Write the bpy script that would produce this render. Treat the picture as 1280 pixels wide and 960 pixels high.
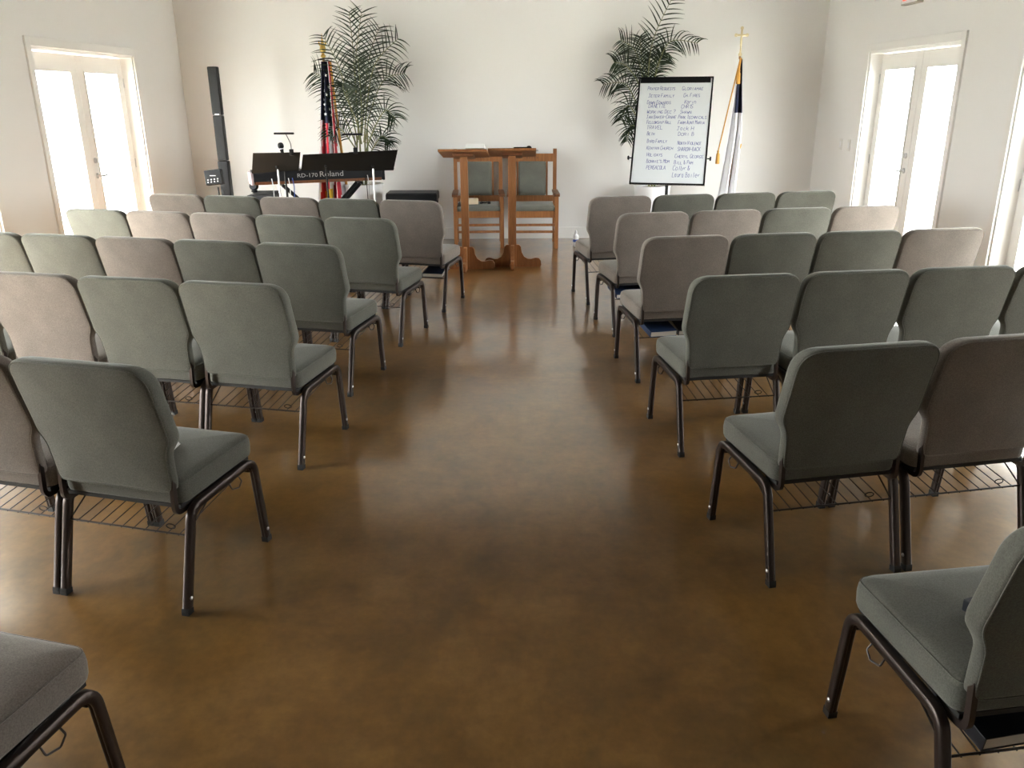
import bpy, bmesh, math, random
from mathutils import Vector, Matrix
random.seed(7)
for o in list(bpy.data.objects):
    bpy.data.objects.remove(o, do_unlink=True)
scene = bpy.context.scene
COL = scene.collection
R = math.radians

# ------------------------------------------------------------------ camera
F_PX, PITCH, ROLL, CAM_H = 1035.0, R(19.2), R(0.34), 1.66
cam_data = bpy.data.cameras.new('camera')
cam_data.sensor_fit = 'HORIZONTAL'; cam_data.sensor_width = 36.0
cam_data.lens = F_PX / 1280.0 * 36.0
cam_data.clip_start = 0.02; cam_data.clip_end = 200
cam = bpy.data.objects.new('camera', cam_data); COL.objects.link(cam)
_fw = Vector((0, math.cos(PITCH), -math.sin(PITCH)))
_up0 = Vector((0, math.sin(PITCH), math.cos(PITCH)))
_rt = Vector((1, 0, 0)) * math.cos(ROLL) - _up0 * math.sin(ROLL)
_up = Vector((1, 0, 0)) * math.sin(ROLL) + _up0 * math.cos(ROLL)
M = Matrix((_rt, _up, -_fw)).transposed().to_4x4()
M.translation = Vector((0, 0, CAM_H))
cam.matrix_world = M
scene.camera = cam

def ray(px, py):
    u = (px - 640) / F_PX; v = -(py - 480) / F_PX
    return _rt * u + _up * v + _fw
def at_y(px, py, Y):                     # the point on the upright plane y = Y seen at a pixel
    d = ray(px, py); return Vector((0, 0, CAM_H)) + d * (Y / d.y)

# ------------------------------------------------------------------ world, light, exposure
XL, XR, YB, YF, ZC = -3.80, 3.61, 10.22, -4.5, 3.75
WALL_T = 0.16
DOORS_L = [(7.06, 8.95), (4.38, 6.22), (1.70, 3.54)]
DOORS_R = [(7.12, 8.91), (4.42, 6.22), (2.74, 3.40)]
DOOR_H = 2.055
world = bpy.data.worlds.new('overcast_sky'); scene.world = world
world.use_nodes = True
wn = world.node_tree; wn.nodes.clear()
wo = wn.nodes.new('ShaderNodeOutputWorld'); wb = wn.nodes.new('ShaderNodeBackground')
wb.inputs['Color'].default_value = (0.95, 0.975, 1.0, 1); wb.inputs['Strength'].default_value = 19.0
wn.links.new(wb.outputs[0], wo.inputs[0])
def portal(name, loc, sx, sy, rot):      # sampling portals in the door openings (they only guide the sky light)
    d = bpy.data.lights.new(name, 'AREA'); d.shape = 'RECTANGLE'; d.size = sx; d.size_y = sy
    d.cycles.is_portal = True
    o = bpy.data.objects.new(name, d); COL.objects.link(o); o.location = loc; o.rotation_euler = rot
for a, b in DOORS_L:
    portal('door_sky_portal', (XL - WALL_T - .02, (a + b) / 2, DOOR_H / 2), DOOR_H, b - a, (0, R(-90), 0))
for a, b in DOORS_R:
    portal('door_sky_portal', (XR + WALL_T + .02, (a + b) / 2, DOOR_H / 2), DOOR_H, b - a, (0, R(90), 0))
sun_d = bpy.data.lights.new('hazy_sun', 'SUN'); sun_d.energy = 48.0; sun_d.angle = R(4); sun_d.color = (1, .95, .87)
sun = bpy.data.objects.new('hazy_sun', sun_d); COL.objects.link(sun); sun.location = (-20, 0, 20)
sun.rotation_euler = Vector((math.cos(R(60)) * .985, math.cos(R(60)) * .17, -math.sin(R(60)))).to_track_quat('-Z', 'Y').to_euler()
vs = scene.view_settings
vs.view_transform = 'Standard'; vs.look = 'None'; vs.gamma = 1.0; vs.use_curve_mapping = False
vs.exposure = 0.55

# ------------------------------------------------------------------ materials
MATS = {}
def principled(name, color=(.8, .8, .8), rough=.5, metal=0.0, spec=.5, **kw):
    m = bpy.data.materials.new(name); m.use_nodes = True
    b = m.node_tree.nodes['Principled BSDF']
    b.inputs['Base Color'].default_value = (*color, 1)
    b.inputs['Roughness'].default_value = rough
    b.inputs['Metallic'].default_value = metal
    b.inputs['Specular IOR Level'].default_value = spec
    for k, v in kw.items(): b.inputs[k].default_value = v
    MATS[name] = m
    return m
def nd(m, t, **kw):
    n = m.node_tree.nodes.new(t)
    for k, v in kw.items():
        if k in n.inputs: n.inputs[k].default_value = v
        else: setattr(n, k, v)
    return n
def lk(m, a, b): m.node_tree.links.new(a, b)
def bsdf(m): return m.node_tree.nodes['Principled BSDF']
def coords(m, kind='Object', scale=(1, 1, 1)):
    t = nd(m, 'ShaderNodeTexCoord'); mp = nd(m, 'ShaderNodeMapping'); mp.inputs['Scale'].default_value = scale
    lk(m, t.outputs[kind], mp.inputs[0]); return mp.outputs[0]
def noise(m, vec, scale, detail=4, rough=.55):
    n = nd(m, 'ShaderNodeTexNoise'); n.inputs['Scale'].default_value = scale
    n.inputs['Detail'].default_value = detail; n.inputs['Roughness'].default_value = rough
    lk(m, vec, n.inputs['Vector']); return n.outputs['Fac']
def ramp(m, fac, stops):
    r = nd(m, 'ShaderNodeValToRGB'); cr = r.color_ramp
    while len(cr.elements) < len(stops): cr.elements.new(.5)
    for e, (p, c) in zip(cr.elements, stops): e.position = p; e.color = (*c, 1)
    lk(m, fac, r.inputs[0]); return r.outputs[0]
def mix(m, fac, a, b, mode='MIX'):
    n = nd(m, 'ShaderNodeMix', data_type='RGBA', blend_type=mode)
    if isinstance(fac, (int, float)): n.inputs[0].default_value = fac
    else: lk(m, fac, n.inputs[0])
    for s, i in ((a, 6), (b, 7)):
        if isinstance(s, tuple): n.inputs[i].default_value = (*s, 1)
        else: lk(m, s, n.inputs[i])
    return n.outputs[2]
def bump(m, h, strength, dist=.01):
    b = nd(m, 'ShaderNodeBump'); b.inputs['Strength'].default_value = strength; b.inputs['Distance'].default_value = dist
    lk(m, h, b.inputs['Height']); lk(m, b.outputs[0], bsdf(m).inputs['Normal'])

def paint(name, color, rough):
    m = principled(name, color, rough, spec=.4)
    v = coords(m); h = noise(m, v, 180, 2); bump(m, h, .06, .002)
    return m
paint('wall_paint', (.86, .85, .825), .42)
paint('ceiling_paint', (.08, .06, .045), .7)
paint('trim_paint', (.86, .845, .81), .32)

m = principled('stained_concrete', rough=.28, spec=.5)
v = coords(m)
big = noise(m, v, .9, 6, .6); mid = noise(m, v, 3.2, 8, .65); fine = noise(m, v, 22, 6, .7)
vv = coords(m, 'Object', (1.0, .55, 1)); veil = noise(m, vv, 1.7, 9, .72)
c1 = ramp(m, mid, [(.30, (.090, .042, .009)), (.50, (.190, .091, .020)), (.68, (.300, .156, .040))])
c2 = ramp(m, veil, [(.32, (.058, .042, .017)), (.50, (.195, .096, .022)), (.70, (.340, .182, .050))])
bf = ramp(m, big, [(.38, (0, 0, 0)), (.62, (1, 1, 1))])
c = mix(m, bf, c1, c2)
ff = ramp(m, fine, [(.3, (.80, .80, .80)), (.7, (1.12, 1.12, 1.12))])
c = mix(m, 1.0, c, ff, 'MULTIPLY')
lk(m, c, bsdf(m).inputs['Base Color'])
rr = nd(m, 'ShaderNodeMapRange'); lk(m, mid, rr.inputs[0])
rr.inputs[3].default_value = .29; rr.inputs[4].default_value = .36
lk(m, rr.outputs[0], bsdf(m).inputs['Roughness'])
b = bsdf(m); b.inputs['Coat Weight'].default_value = 1.0; b.inputs['Coat Roughness'].default_value = .13; b.inputs['Coat IOR'].default_value = 1.55; b.inputs['Specular IOR Level'].default_value = .95; b.inputs['Specular Tint'].default_value = (1, .78, .48, 1)

def fabric(name, ca, cb):
    m = principled(name, ca, .92, spec=.15)
    b = bsdf(m); b.inputs['Sheen Weight'].default_value = .30; b.inputs['Sheen Roughness'].default_value = .45
    b.inputs['Sheen Tint'].default_value = (.95, .95, .88, 1)
    v = coords(m, 'Object', (1, 1, 1)); n1 = noise(m, v, 260, 3, .7); n2 = noise(m, v, 7, 3)
    vw = coords(m, 'Object', (1, 1, .18)); n3 = noise(m, vw, 420, 2)
    f = ramp(m, n1, [(.36, (0, 0, 0)), (.64, (1, 1, 1))])
    c = mix(m, f, ca, cb)
    g = ramp(m, n2, [(.3, (.90, .90, .90)), (.7, (1.08, 1.08, 1.08))])
    c = mix(m, 1.0, c, g, 'MULTIPLY')
    lk(m, c, b.inputs['Base Color'])
    ad = nd(m, 'ShaderNodeMath', operation='ADD'); lk(m, n1, ad.inputs[0]); lk(m, n3, ad.inputs[1])
    bump(m, ad.outputs[0], .35, .0015)
    return m
fabric('fabric_green', (.103, .102, .084), (.160, .158, .133))
fabric('fabric_taupe', (.180, .152, .130), (.268, .230, .200))
fabric('fabric_armchair', (.120, .122, .100), (.175, .176, .150))
m = principled('frame_metal', (.055, .040, .034), .33, .65, .5)
v = coords(m); bump(m, noise(m, v, 160, 2), .18, .001)
principled('wire_metal', (.045, .035, .030), .4, .6)
principled('glide_plastic', (.012, .012, .012), .45)
principled('steel', (.62, .62, .62), .28, 1.0)
principled('black_plastic', (.006, .006, .007), .5, spec=.22)
principled('black_metal', (.005, .005, .005), .45, 0, .22)
principled('dark_grey_plastic', (.012, .013, .016), .5, spec=.25)
principled('seat_board', (.02, .018, .016), .7)
principled('white_plastic', (.85, .85, .86), .35)
principled('paper', (.86, .85, .83), .8)
principled('page_edges', (.62, .58, .50), .85)
principled('book_blue', (.018, .040, .105), .5)
principled('book_black', (.006, .008, .014), .38)
principled('book_navy', (.012, .018, .040), .5)
principled('label_blue', (.04, .10, .42), .5)
principled('gold', (.70, .47, .12), .32, .85)
principled('pale_brass', (.72, .62, .38), .3, .8)
principled('gold_thread', (.62, .32, .06), .6)
principled('flag_red', (.52, .018, .035), .75)
principled('flag_white', (.82, .82, .84), .75)
principled('flag_blue', (.012, .016, .050), .75)
principled('flag_yellow', (.75, .50, .03), .7)
principled('marker_ink', (.055, .075, .30), .7)
principled('pad_paper', (.72, .75, .76), .55)
principled('soil', (.10, .065, .04), .95)
principled('key_white', (.8, .8, .78), .3)
principled('end_cap', (.42, .33, .35), .5)
principled('lettering_grey', (.42, .43, .44), .5)
principled('switch_plate', (.80, .79, .75), .35)
principled('tissue_card', (.70, .60, .42), .7)
principled('pole_wood', (.33, .17, .06), .4)
principled('wicker', (.33, .24, .17), .8)
principled('ground_concrete', (.55, .54, .50), .9)

def wood(name, a, b, rough=.38):
    m = principled(name, a, rough, spec=.45)
    v = coords(m, 'Object', (9, 9, .9)); n = noise(m, v, 4.5, 6, .6)
    v2 = coords(m, 'Object', (60, 60, 3)); n2 = noise(m, v2, 3, 3)
    c = ramp(m, n, [(.32, a), (.68, b)])
    g = ramp(m, n2, [(.35, (.82, .82, .82)), (.65, (1.08, 1.08, 1.08))])
    lk(m, mix(m, 1.0, c, g, 'MULTIPLY'), bsdf(m).inputs['Base Color'])
    return m
wood('oak', (.235, .090, .030), (.345, .150, .055))
wood('oak_dark', (.120, .045, .018), (.185, .075, .030))

def leafmat(name, a, b):
    m = principled(name, a, .55, spec=.2)
    v = coords(m); n = noise(m, v, 9, 3)
    lk(m, ramp(m, n, [(.35, a), (.65, b)]), bsdf(m).inputs['Base Color'])
    return m
leafmat('palm_leaf', (.007, .014, .007), (.022, .038, .014))
leafmat('palm_stem', (.12, .15, .06), (.26, .24, .12))

m = bpy.data.materials.new('door_glass'); m.use_nodes = True; MATS['door_glass'] = m
nt = m.node_tree; nt.nodes.clear()
go = nt.nodes.new('ShaderNodeOutputMaterial'); gm = nt.nodes.new('ShaderNodeMixShader')
gt = nt.nodes.new('ShaderNodeBsdfTransparent'); gg = nt.nodes.new('ShaderNodeBsdfGlossy'); gl = nt.nodes.new('ShaderNodeLayerWeight')
gp = nt.nodes.new('ShaderNodeMath'); gp.operation = 'POWER'; gp.inputs[1].default_value = 5.0
gf = nt.nodes.new('ShaderNodeMath'); gf.operation = 'MULTIPLY_ADD'; gf.inputs[1].default_value = .9; gf.inputs[2].default_value = .04
nt.links.new(gl.outputs['Facing'], gp.inputs[0]); nt.links.new(gp.outputs[0], gf.inputs[0])
gt.inputs[0].default_value = (.96, .97, .96, 1); gg.inputs['Roughness'].default_value = .02
nt.links.new(gf.outputs[0], gm.inputs[0]); nt.links.new(gt.outputs[0], gm.inputs[1]); nt.links.new(gg.outputs[0], gm.inputs[2])
nt.links.new(gm.outputs[0], go.inputs[0])
m = principled('exit_red', (.8, .05, .03), .5)
bsdf(m).inputs['Emission Color'].default_value = (1, .10, .05, 1); bsdf(m).inputs['Emission Strength'].default_value = 2.2
principled('exit_housing', (.42, .39, .33), .5)

# ------------------------------------------------------------------ mesh helpers
class MB:
    def __init__(s): s.v = []; s.f = []; s.mi = []; s.cur = 0
    def add(s, vs, fs):
        o = len(s.v); s.v += [tuple(p) for p in vs]
        for f in fs: s.f.append(tuple(i + o for i in f)); s.mi.append(s.cur)
        return s
    def box(s, c, size, rot=None, bev=0.0):
        x, y, z = (d / 2 for d in size); c = Vector(c)
        bev = min(bev, x * .9, y * .9, z * .9)
        if bev <= 0:
            P = [Vector((i * x, j * y, k * z)) for i in (-1, 1) for j in (-1, 1) for k in (-1, 1)]
            Fs = [(0, 1, 3, 2), (4, 6, 7, 5), (0, 4, 5, 1), (2, 3, 7, 6), (0, 2, 6, 4), (1, 5, 7, 3)]
        else:                                                  # chamfered box, 24 verts
            bm = bmesh.new(); bmesh.ops.create_cube(bm, size=1.0)
            for q in bm.verts: q.co = Vector((q.co.x * 2 * x, q.co.y * 2 * y, q.co.z * 2 * z))
            bmesh.ops.bevel(bm, geom=list(bm.edges), offset=bev, segments=2, affect='EDGES', profile=.6)
            bm.verts.index_update()
            P = [q.co.copy() for q in bm.verts]; Fs = [tuple(q.index for q in f.verts) for f in bm.faces]; bm.free()
        if rot is not None: P = [rot @ p for p in P]
        return s.add([p + c for p in P], Fs)
    def b2(s, lo, hi, bev=0.0):
        return s.box([(a + b) / 2 for a, b in zip(lo, hi)], [abs(b - a) for a, b in zip(lo, hi)], None, bev)
    def tube(s, pts, r, n=8, caps=True, closed=False):
        pts = [Vector(p) for p in pts]; N = len(pts)
        rs = r if isinstance(r, (list, tuple)) else [r] * N
        vs = []; prev = None
        for i, p in enumerate(pts):
            a = pts[(i - 1) % N] if (i > 0 or closed) else p; b = pts[(i + 1) % N] if (i < N - 1 or closed) else p
            t = (b - a)
            t = t.normalized() if t.length > 1e-9 else Vector((0, 0, 1))
            if prev is None:
                ref = Vector((0, 0, 1)) if abs(t.z) < .9 else Vector((1, 0, 0))
                nrm = t.cross(ref).normalized()
            else:
                nrm = (prev - t * prev.dot(t))
                nrm = nrm.normalized() if nrm.length > 1e-6 else t.orthogonal().normalized()
            prev = nrm; bn = t.cross(nrm)
            for k in range(n):
                a2 = 2 * math.pi * k / n
                vs.append(p + (nrm * math.cos(a2) + bn * math.sin(a2)) * rs[i])
        fs = []
        for i in range(N if closed else N - 1):
            j = (i + 1) % N
            for k in range(n): fs.append((i * n + k, i * n + (k + 1) % n, j * n + (k + 1) % n, j * n + k))
        if caps and not closed: fs += [tuple(range(n))[::-1], tuple((N - 1) * n + k for k in range(n))]
        return s.add(vs, fs)
    def lathe(s, prof, c=(0, 0, 0), n=20, caps=True, rot=None):
        vs = []; fs = []; c = Vector(c)
        for r, z in prof:
            for k in range(n):
                a = 2 * math.pi * k / n; p = Vector((r * math.cos(a), r * math.sin(a), z))
                vs.append((rot @ p if rot is not None else p) + c)
        for i in range(len(prof) - 1):
            for k in range(n): fs.append((i * n + k, i * n + (k + 1) % n, (i + 1) * n + (k + 1) % n, (i + 1) * n + k))
        if caps: fs += [tuple(range(n))[::-1], tuple((len(prof) - 1) * n + k for k in range(n))]
        return s.add(vs, fs)
    def prism(s, poly, fn, t):               # polygon (a, b) extruded by +-t/2; fn(a, b, d) -> point
        n = len(poly)
        vs = [fn(a, b, -t / 2) for a, b in poly] + [fn(a, b, t / 2) for a, b in poly]
        fs = [tuple(range(n))[::-1], tuple(range(n, 2 * n))] + [(i, (i + 1) % n, n + (i + 1) % n, n + i) for i in range(n)]
        return s.add(vs, fs)
    def sweep(s, path, sec, caps=True):      # section (a across x, b in-plane) along a path in a plane x = const
        vs = []; N = len(path); n = len(sec)
        for i, p in enumerate(path):
            p = Vector(p); a = Vector(path[max(i - 1, 0)]); b = Vector(path[min(i + 1, N - 1)])
            t = (b - a).normalized(); nr = Vector((1, 0, 0)).cross(t).normalized()
            for q, w in sec: vs.append(p + Vector((q, 0, 0)) + nr * w)
        fs = []
        for i in range(N - 1):
            for k in range(n): fs.append((i * n + k, i * n + (k + 1) % n, (i + 1) * n + (k + 1) % n, (i + 1) * n + k))
        if caps: fs += [tuple(range(n))[::-1], tuple((N - 1) * n + k for k in range(n))]
        return s.add(vs, fs)
    def mesh(s, name, mats, smooth=False, auto=None):
        me = bpy.data.meshes.new(name); me.from_pydata(s.v, [], s.f)
        if isinstance(mats, str): mats = [mats]
        for q in mats: me.materials.append(MATS[q])
        for p, i in zip(me.polygons, s.mi): p.material_index = i
        bm = bmesh.new(); bm.from_mesh(me); bmesh.ops.recalc_face_normals(bm, faces=bm.faces)
        if smooth:
            for f in bm.faces: f.smooth = True
            lim = R(auto if auto else 40)
            for e in bm.edges:
                if len(e.link_faces) == 2 and e.calc_face_angle(0) > lim: e.smooth = False
        bm.to_mesh(me); bm.free()
        return me
    def build(s, name, mats, parent=None, smooth=False, auto=None):
        return link(name, s.mesh(name, mats, smooth, auto), parent)

def link(name, me, parent=None):
    o = bpy.data.objects.new(name, me); COL.objects.link(o)
    if parent is not None: o.parent = parent
    return o
def tag(o, label=None, cat=None, group=None, kind=None):
    if label: o['label'] = label
    if cat: o['category'] = cat
    if group: o['group'] = group
    if kind: o['kind'] = kind
    return o
def thing(name, label, cat, loc=(0, 0, 0), rz=0.0, group=None):
    o = bpy.data.objects.new(name, None); COL.objects.link(o)
    o.empty_display_size = .1; o.location = loc; o.rotation_euler = (0, 0, rz)
    return tag(o, label, cat, group)
def struct(o): o['kind'] = 'structure'; return o
def copy_tree(o, parent=None):
    c = o.copy(); COL.objects.link(c); c.parent = parent
    for ch in [q for q in KIDS.get(o.name, [])]: 
        n = copy_tree(ch, c); KIDS.setdefault(c.name, []).append(n)
    return c
KIDS = {}
def fillet(pts, radii, seg=6):               # rounded polyline
    out = [Vector(pts[0])]
    for i in range(1, len(pts) - 1):
        p = Vector(pts[i]); a = (Vector(pts[i - 1]) - p); b = (Vector(pts[i + 1]) - p); r = radii[i - 1]
        ang = a.angle(b); d = min(r / math.tan(ang / 2), a.length * .48, b.length * .48)
        s0 = p + a.normalized() * d; s1 = p + b.normalized() * d
        for k in range(seg + 1):
            t = k / seg; out.append(s0 * (1 - t) ** 2 + p * 2 * t * (1 - t) + s1 * t * t)
    out.append(Vector(pts[-1])); return out
def rounded(pts, radii, seg=5):              # rounded closed polygon in 2-D
    n = len(pts); out = []
    for i in range(n):
        p = Vector(pts[i]); a = Vector(pts[i - 1]) - p; b = Vector(pts[(i + 1) % n]) - p; r = radii[i]
        d = min(r, a.length * .49, b.length * .49)
        s0 = p + a.normalized() * d; s1 = p + b.normalized() * d
        for k in range(seg + 1):
            t = k / seg; out.append(s0 * (1 - t) ** 2 + p * 2 * t * (1 - t) + s1 * t * t)
    return [(q[0], q[1]) for q in out]
def inset(poly, d):                          # move a counter-clockwise outline inward
    n = len(poly); out = []
    for i in range(n):
        a = Vector(poly[i - 1]); b = Vector(poly[(i + 1) % n]); t = (b - a).normalized()
        out.append((poly[i][0] - t.y * d, poly[i][1] + t.x * d))
    return out
def pillow(mb, outline, prof, fn, bulge=(0, 0), cen=None, inner=(.82, .58, .32, .1)):
    """rings from the middle of one face round the edge to the other; fn(a, b, h) -> point"""
    cx = sum(p[0] for p in outline) / len(outline) if cen is None else cen[0]
    cy = sum(p[1] for p in outline) / len(outline) if cen is None else cen[1]
    rings = []
    first = inset(outline, prof[0][0]); last = inset(outline, prof[-1][0])
    def sc(poly, k): return [(cx + (x - cx) * k, cy + (y - cy) * k) for x, y in poly]
    for k in reversed(inner): rings.append([(x, y, prof[0][1] + bulge[0] * (1 - k * k)) for x, y in sc(first, k)])
    for d, h in prof: rings.append([(x, y, h) for x, y in inset(outline, d)])
    for k in inner: rings.append([(x, y, prof[-1][1] + bulge[1] * (1 - k * k)) for x, y in sc(last, k)])
    n = len(outline); vs = [fn(*p) for r in rings for p in r]; fs = []
    for i in range(len(rings) - 1):
        for k in range(n): fs.append((i * n + k, i * n + (k + 1) % n, (i + 1) * n + (k + 1) % n, (i + 1) * n + k))
    fs += [tuple(range(n))[::-1], tuple((len(rings) - 1) * n + k for k in range(n))]
    return mb.add(vs, fs)
def text_mesh(name, txt, size, mat, fn, align='LEFT', extrude=0.0):
    cu = bpy.data.curves.new(name, 'FONT'); cu.body = txt; cu.size = size; cu.align_x = align; cu.resolution_u = 2
    o = bpy.data.objects.new(name, cu); COL.objects.link(o)
    bpy.context.view_layer.update()
    me = bpy.data.meshes.new_from_object(o.evaluated_get(bpy.context.evaluated_depsgraph_get()))
    bpy.data.objects.remove(o, do_unlink=True); bpy.data.curves.remove(cu)
    for q in me.vertices: q.co = fn(q.co.x, q.co.y)
    me.materials.clear(); me.materials.append(MATS[mat]); me.name = name
    return me

# ------------------------------------------------------------------ room shell
fl = struct(MB().b2((XL - .2, YF - .2, -.12), (XR + .2, YB + .2, 0)).build('floor', 'stained_concrete'))
struct(MB().b2((XL - .2, YF - .2, ZC), (XR + .2, YB + .2, ZC + .1)).build('ceiling', 'ceiling_paint'))
struct(MB().b2((XL - WALL_T, YB, 0), (XR + WALL_T, YB + .15, ZC)).build('wall_front', 'wall_paint'))
struct(MB().b2((XL - WALL_T, YF - .15, 0), (XR + WALL_T, YF, ZC)).build('wall_behind', 'wall_paint'))
def side_wall(name, x, sgn, doors):
    mb = MB(); x0, x1 = sorted((x, x + sgn * WALL_T)); ys = [YF]
    for a, b in sorted(doors):
        mb.b2((x0, ys[-1], 0), (x1, a, ZC)); mb.b2((x0, a, DOOR_H), (x1, b, ZC)); ys.append(b)
    mb.b2((x0, ys[-1], 0), (x1, YB, ZC)); return struct(mb.build(name, 'wall_paint'))
side_wall('wall_left', XL, -1, DOORS_L); side_wall('wall_right', XR, 1, DOORS_R)
BH, BT = .135, .014
struct(MB().b2((XL, YB - BT, 0), (XR, YB, BH), .003).build('baseboard_front', 'trim_paint'))
for nm, x, sgn, doors in (('baseboard_left', XL, 1, DOORS_L), ('baseboard_right', XR, -1, DOORS_R)):
    mb = MB(); y0 = YF
    for a, b in sorted(doors) + [(YB - BT + .07, None)]:
        x0, x1 = sorted((x, x + sgn * BT)); mb.b2((x0, y0, 0), (x1, a - .07, BH), .003); y0 = (b or 0) + .07
    struct(mb.build(nm, 'trim_paint'))
out = MB().b2((-60, -60, -.3), (60, 60, -.16)).build('ground', 'ground_concrete'); struct(out)

def french_door(n, x, sgn, a, b, active):
    """pair of glazed leaves set at the outer face of the wall; sgn = outward"""
    root = bpy.data.objects.new('door_%d' % n, None); COL.objects.link(root); struct(root)
    root.location = (x, (a + b) / 2, 0); w = b - a
    def P(mb, y0, y1, z0, z1, d0, d1, bev=0):     # y along wall, d outward from wall face
        q0, q1 = sorted((sgn * d0, sgn * d1)); return mb.b2((q0, y0, z0), (q1, y1, z1), bev)
    h = w / 2; cw = .072
    mb = MB(); P(mb, -h - cw, -h, 0, DOOR_H + cw, -.018, 0, .004); P(mb, h, h + cw, 0, DOOR_H + cw, -.018, 0, .004)
    P(mb, -h, h, DOOR_H, DOOR_H + cw, -.018, 0, .004)
    mb.build('casing', 'trim_paint', root)
    mb = MB(); P(mb, -h, -h + .02, 0, DOOR_H, 0, WALL_T + .01); P(mb, h - .02, h, 0, DOOR_H, 0, WALL_T + .01)
    P(mb, -h + .02, h - .02, DOOR_H - .02, DOOR_H, 0, WALL_T + .01)
    mb.build('jamb', 'trim_paint', root)
    mb = MB(); P(mb, -h + .02, h - .02, 0, .018, .0, WALL_T + .02, .004); mb.build('threshold', 'steel', root)
    d0, d1 = .118, .160; g = .005
    for s in ((0, 1) if w > 1.2 else (1,)):
        y0 = -h + .02 + g if (s == 0 or w <= 1.2) else g / 2; y1 = -g / 2 if s == 0 else h - .02 - g
        z0, z1 = .024, DOOR_H - .02 - g; st, tr, br = .115, .135, .24
        mb = MB()
        P(mb, y0, y0 + st, z0, z1, d0, d1, .004); P(mb, y1 - st, y1, z0, z1, d0, d1, .004)
        P(mb, y0 + st, y1 - st, z1 - tr, z1, d0, d1); P(mb, y0 + st, y1 - st, z0, z0 + br, d0, d1)
        leaf = mb.build('door_leaf', 'trim_paint', root)
        mb = MB(); i = .016
        for q in ((y0 + st, y0 + st + i, z0 + br, z1 - tr), (y1 - st - i, y1 - st, z0 + br, z1 - tr),
                  (y0 + st + i, y1 - st - i, z1 - tr - i, z1 - tr), (y0 + st + i, y1 - st - i, z0 + br, z0 + br + i)):
            P(mb, *q, d0 - .008, d0 + .012)
        mb.build('glazing_bead', 'trim_paint', leaf)
        mb = MB(); P(mb, y0 + st + .001, y1 - st - .001, z0 + br + .001, z1 - tr - .001, .137, .141)
        mb.build('glass_pane', 'door_glass', leaf)
        if s == active:
            yh = y0 + .058 if s == 1 else y1 - .058; dr = 1 if s == 1 else -1
            rx = Matrix.Rotation(R(90) * (1 if sgn < 0 else -1), 3, 'Y')
            mb = MB().lathe([(.026, 0), (.026, .008), (.018, .012), (.012, .014), (.012, .045)], (sgn * d0, yh, .965), 16, True, rx)
            mb.box((sgn * (d0 - .045), yh + dr * .05, .965), (.014, .125, .020), None, .006)
            mb.build('lever_handle', 'steel', leaf, True)
            mb = MB().lathe([(.026, 0), (.026, .010), (.016, .016)], (sgn * d0, yh, 1.105), 16, True, rx)
            mb.box((sgn * (d0 - .026), yh, 1.105), (.022, .012, .040), None, .004)
            mb.build('deadbolt', 'steel', leaf, True)
        for zz in (.25, 1.02, 1.80):
            yy = y0 - .003 if s == 0 else y1 + .003
            MB().lathe([(.006, -.045), (.006, .045)], (sgn * (d0 - .004), yy, zz), 8).build('hinge', 'steel', leaf)
    return root
n = 1
for a, b in DOORS_R: french_door(n, XR, 1, a, b, 1); n += 1
for a, b in DOORS_L: french_door(n, XL, -1, a, b, 1); n += 1

# ------------------------------------------------------------------ the upholstered chairs
TILT = .235
OUT_B = rounded([(-.226, 0), (.226, 0), (.236, .148), (.262, .195), (.259, .468), (-.259, .468), (-.262, .195), (-.236, .148)],
                [.030, .030, .028, .030, .075, .075, .030, .028], 6)
Z0B = .425
def back_pt(a, b, h):                         # h < 0 towards the rear face, h > 0 towards the sitter
    k = 1.0
    if h > 0:
        t = min(max((b - .150) / .045, 0), 1); t = t * t * (3 - 2 * t); k = .35 + .65 * t
    y = h * k + .35 * a * a * (.4 + b) + .018 * math.sin(min(b / .468, 1) * math.pi) - b * TILT
    z = Z0B + b * .985 + .012 * (1 - (a / .25) ** 2) * (b / .468) ** 4
    return Vector((a, -.192 + y, z))
mb = MB(); pillow(mb, OUT_B, [(.016, -.028), (.006, -.026), (.001, -.018), (0, -.006), (0, .012), (.004, .028), (.014, .040), (.03, .046)],
                  back_pt, (-.004, .012))
ME_BACK = mb.mesh('backrest', 'fabric_green', True, 80)
mb = MB(); mb.tube([back_pt(*p, -.0262) for p in inset(OUT_B, .0065)], .0022, 5, False, True)
ME_PIPE = mb.mesh('piping', 'fabric_green', True, 80)
OUT_S = rounded([(-.238, -.188), (.238, -.188), (.250, .245), (-.250, .245)], [.04, .04, .06, .06], 6)
def seat_pt(a, b, h):
    t = (b + .195) / .44
    z = .372 + h + .014 * t - .010 * (1 - min(1, abs(a) / .25) ** 2) * 0
    f = max(0, (b - .17) / .075); z -= .012 * f * f * (h / .09)
    return Vector((a, b, z))
mb = MB(); pillow(mb, OUT_S, [(.012, 0), (.003, .003), (0, .012), (-.002, .045), (.0, .066), (.006, .078), (.016, .085), (.034, .090)],
                  seat_pt, (0, .012))
ME_SEAT = mb.mesh('seat', 'fabric_green', True, 80)
mb = MB(); mb.tube([seat_pt(*p, .0765) for p in inset(OUT_S, .0035)], .0018, 5, False, True)
ME_SPIPE = mb.mesh('piping', 'fabric_green', True, 80)
ME_PAN = MB().b2((-.225, -.185, .360), (.225, .225, .373)).mesh('seat_pan', 'seat_board')
SEC = [(-.0125, -.012), (-.009, -.015), (-.003, -.015), (0, -.0125), (.003, -.015), (.009, -.015), (.0125, -.012),
       (.0125, .012), (.009, .015), (-.009, .015), (-.0125, .012)]
LX = .2475
_p = [(0, -.258, .012), (0, -.165, .352), (0, .215, .366), (0, .252, .012)]
_path = fillet(_p, [.060, .060], 8)
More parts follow.
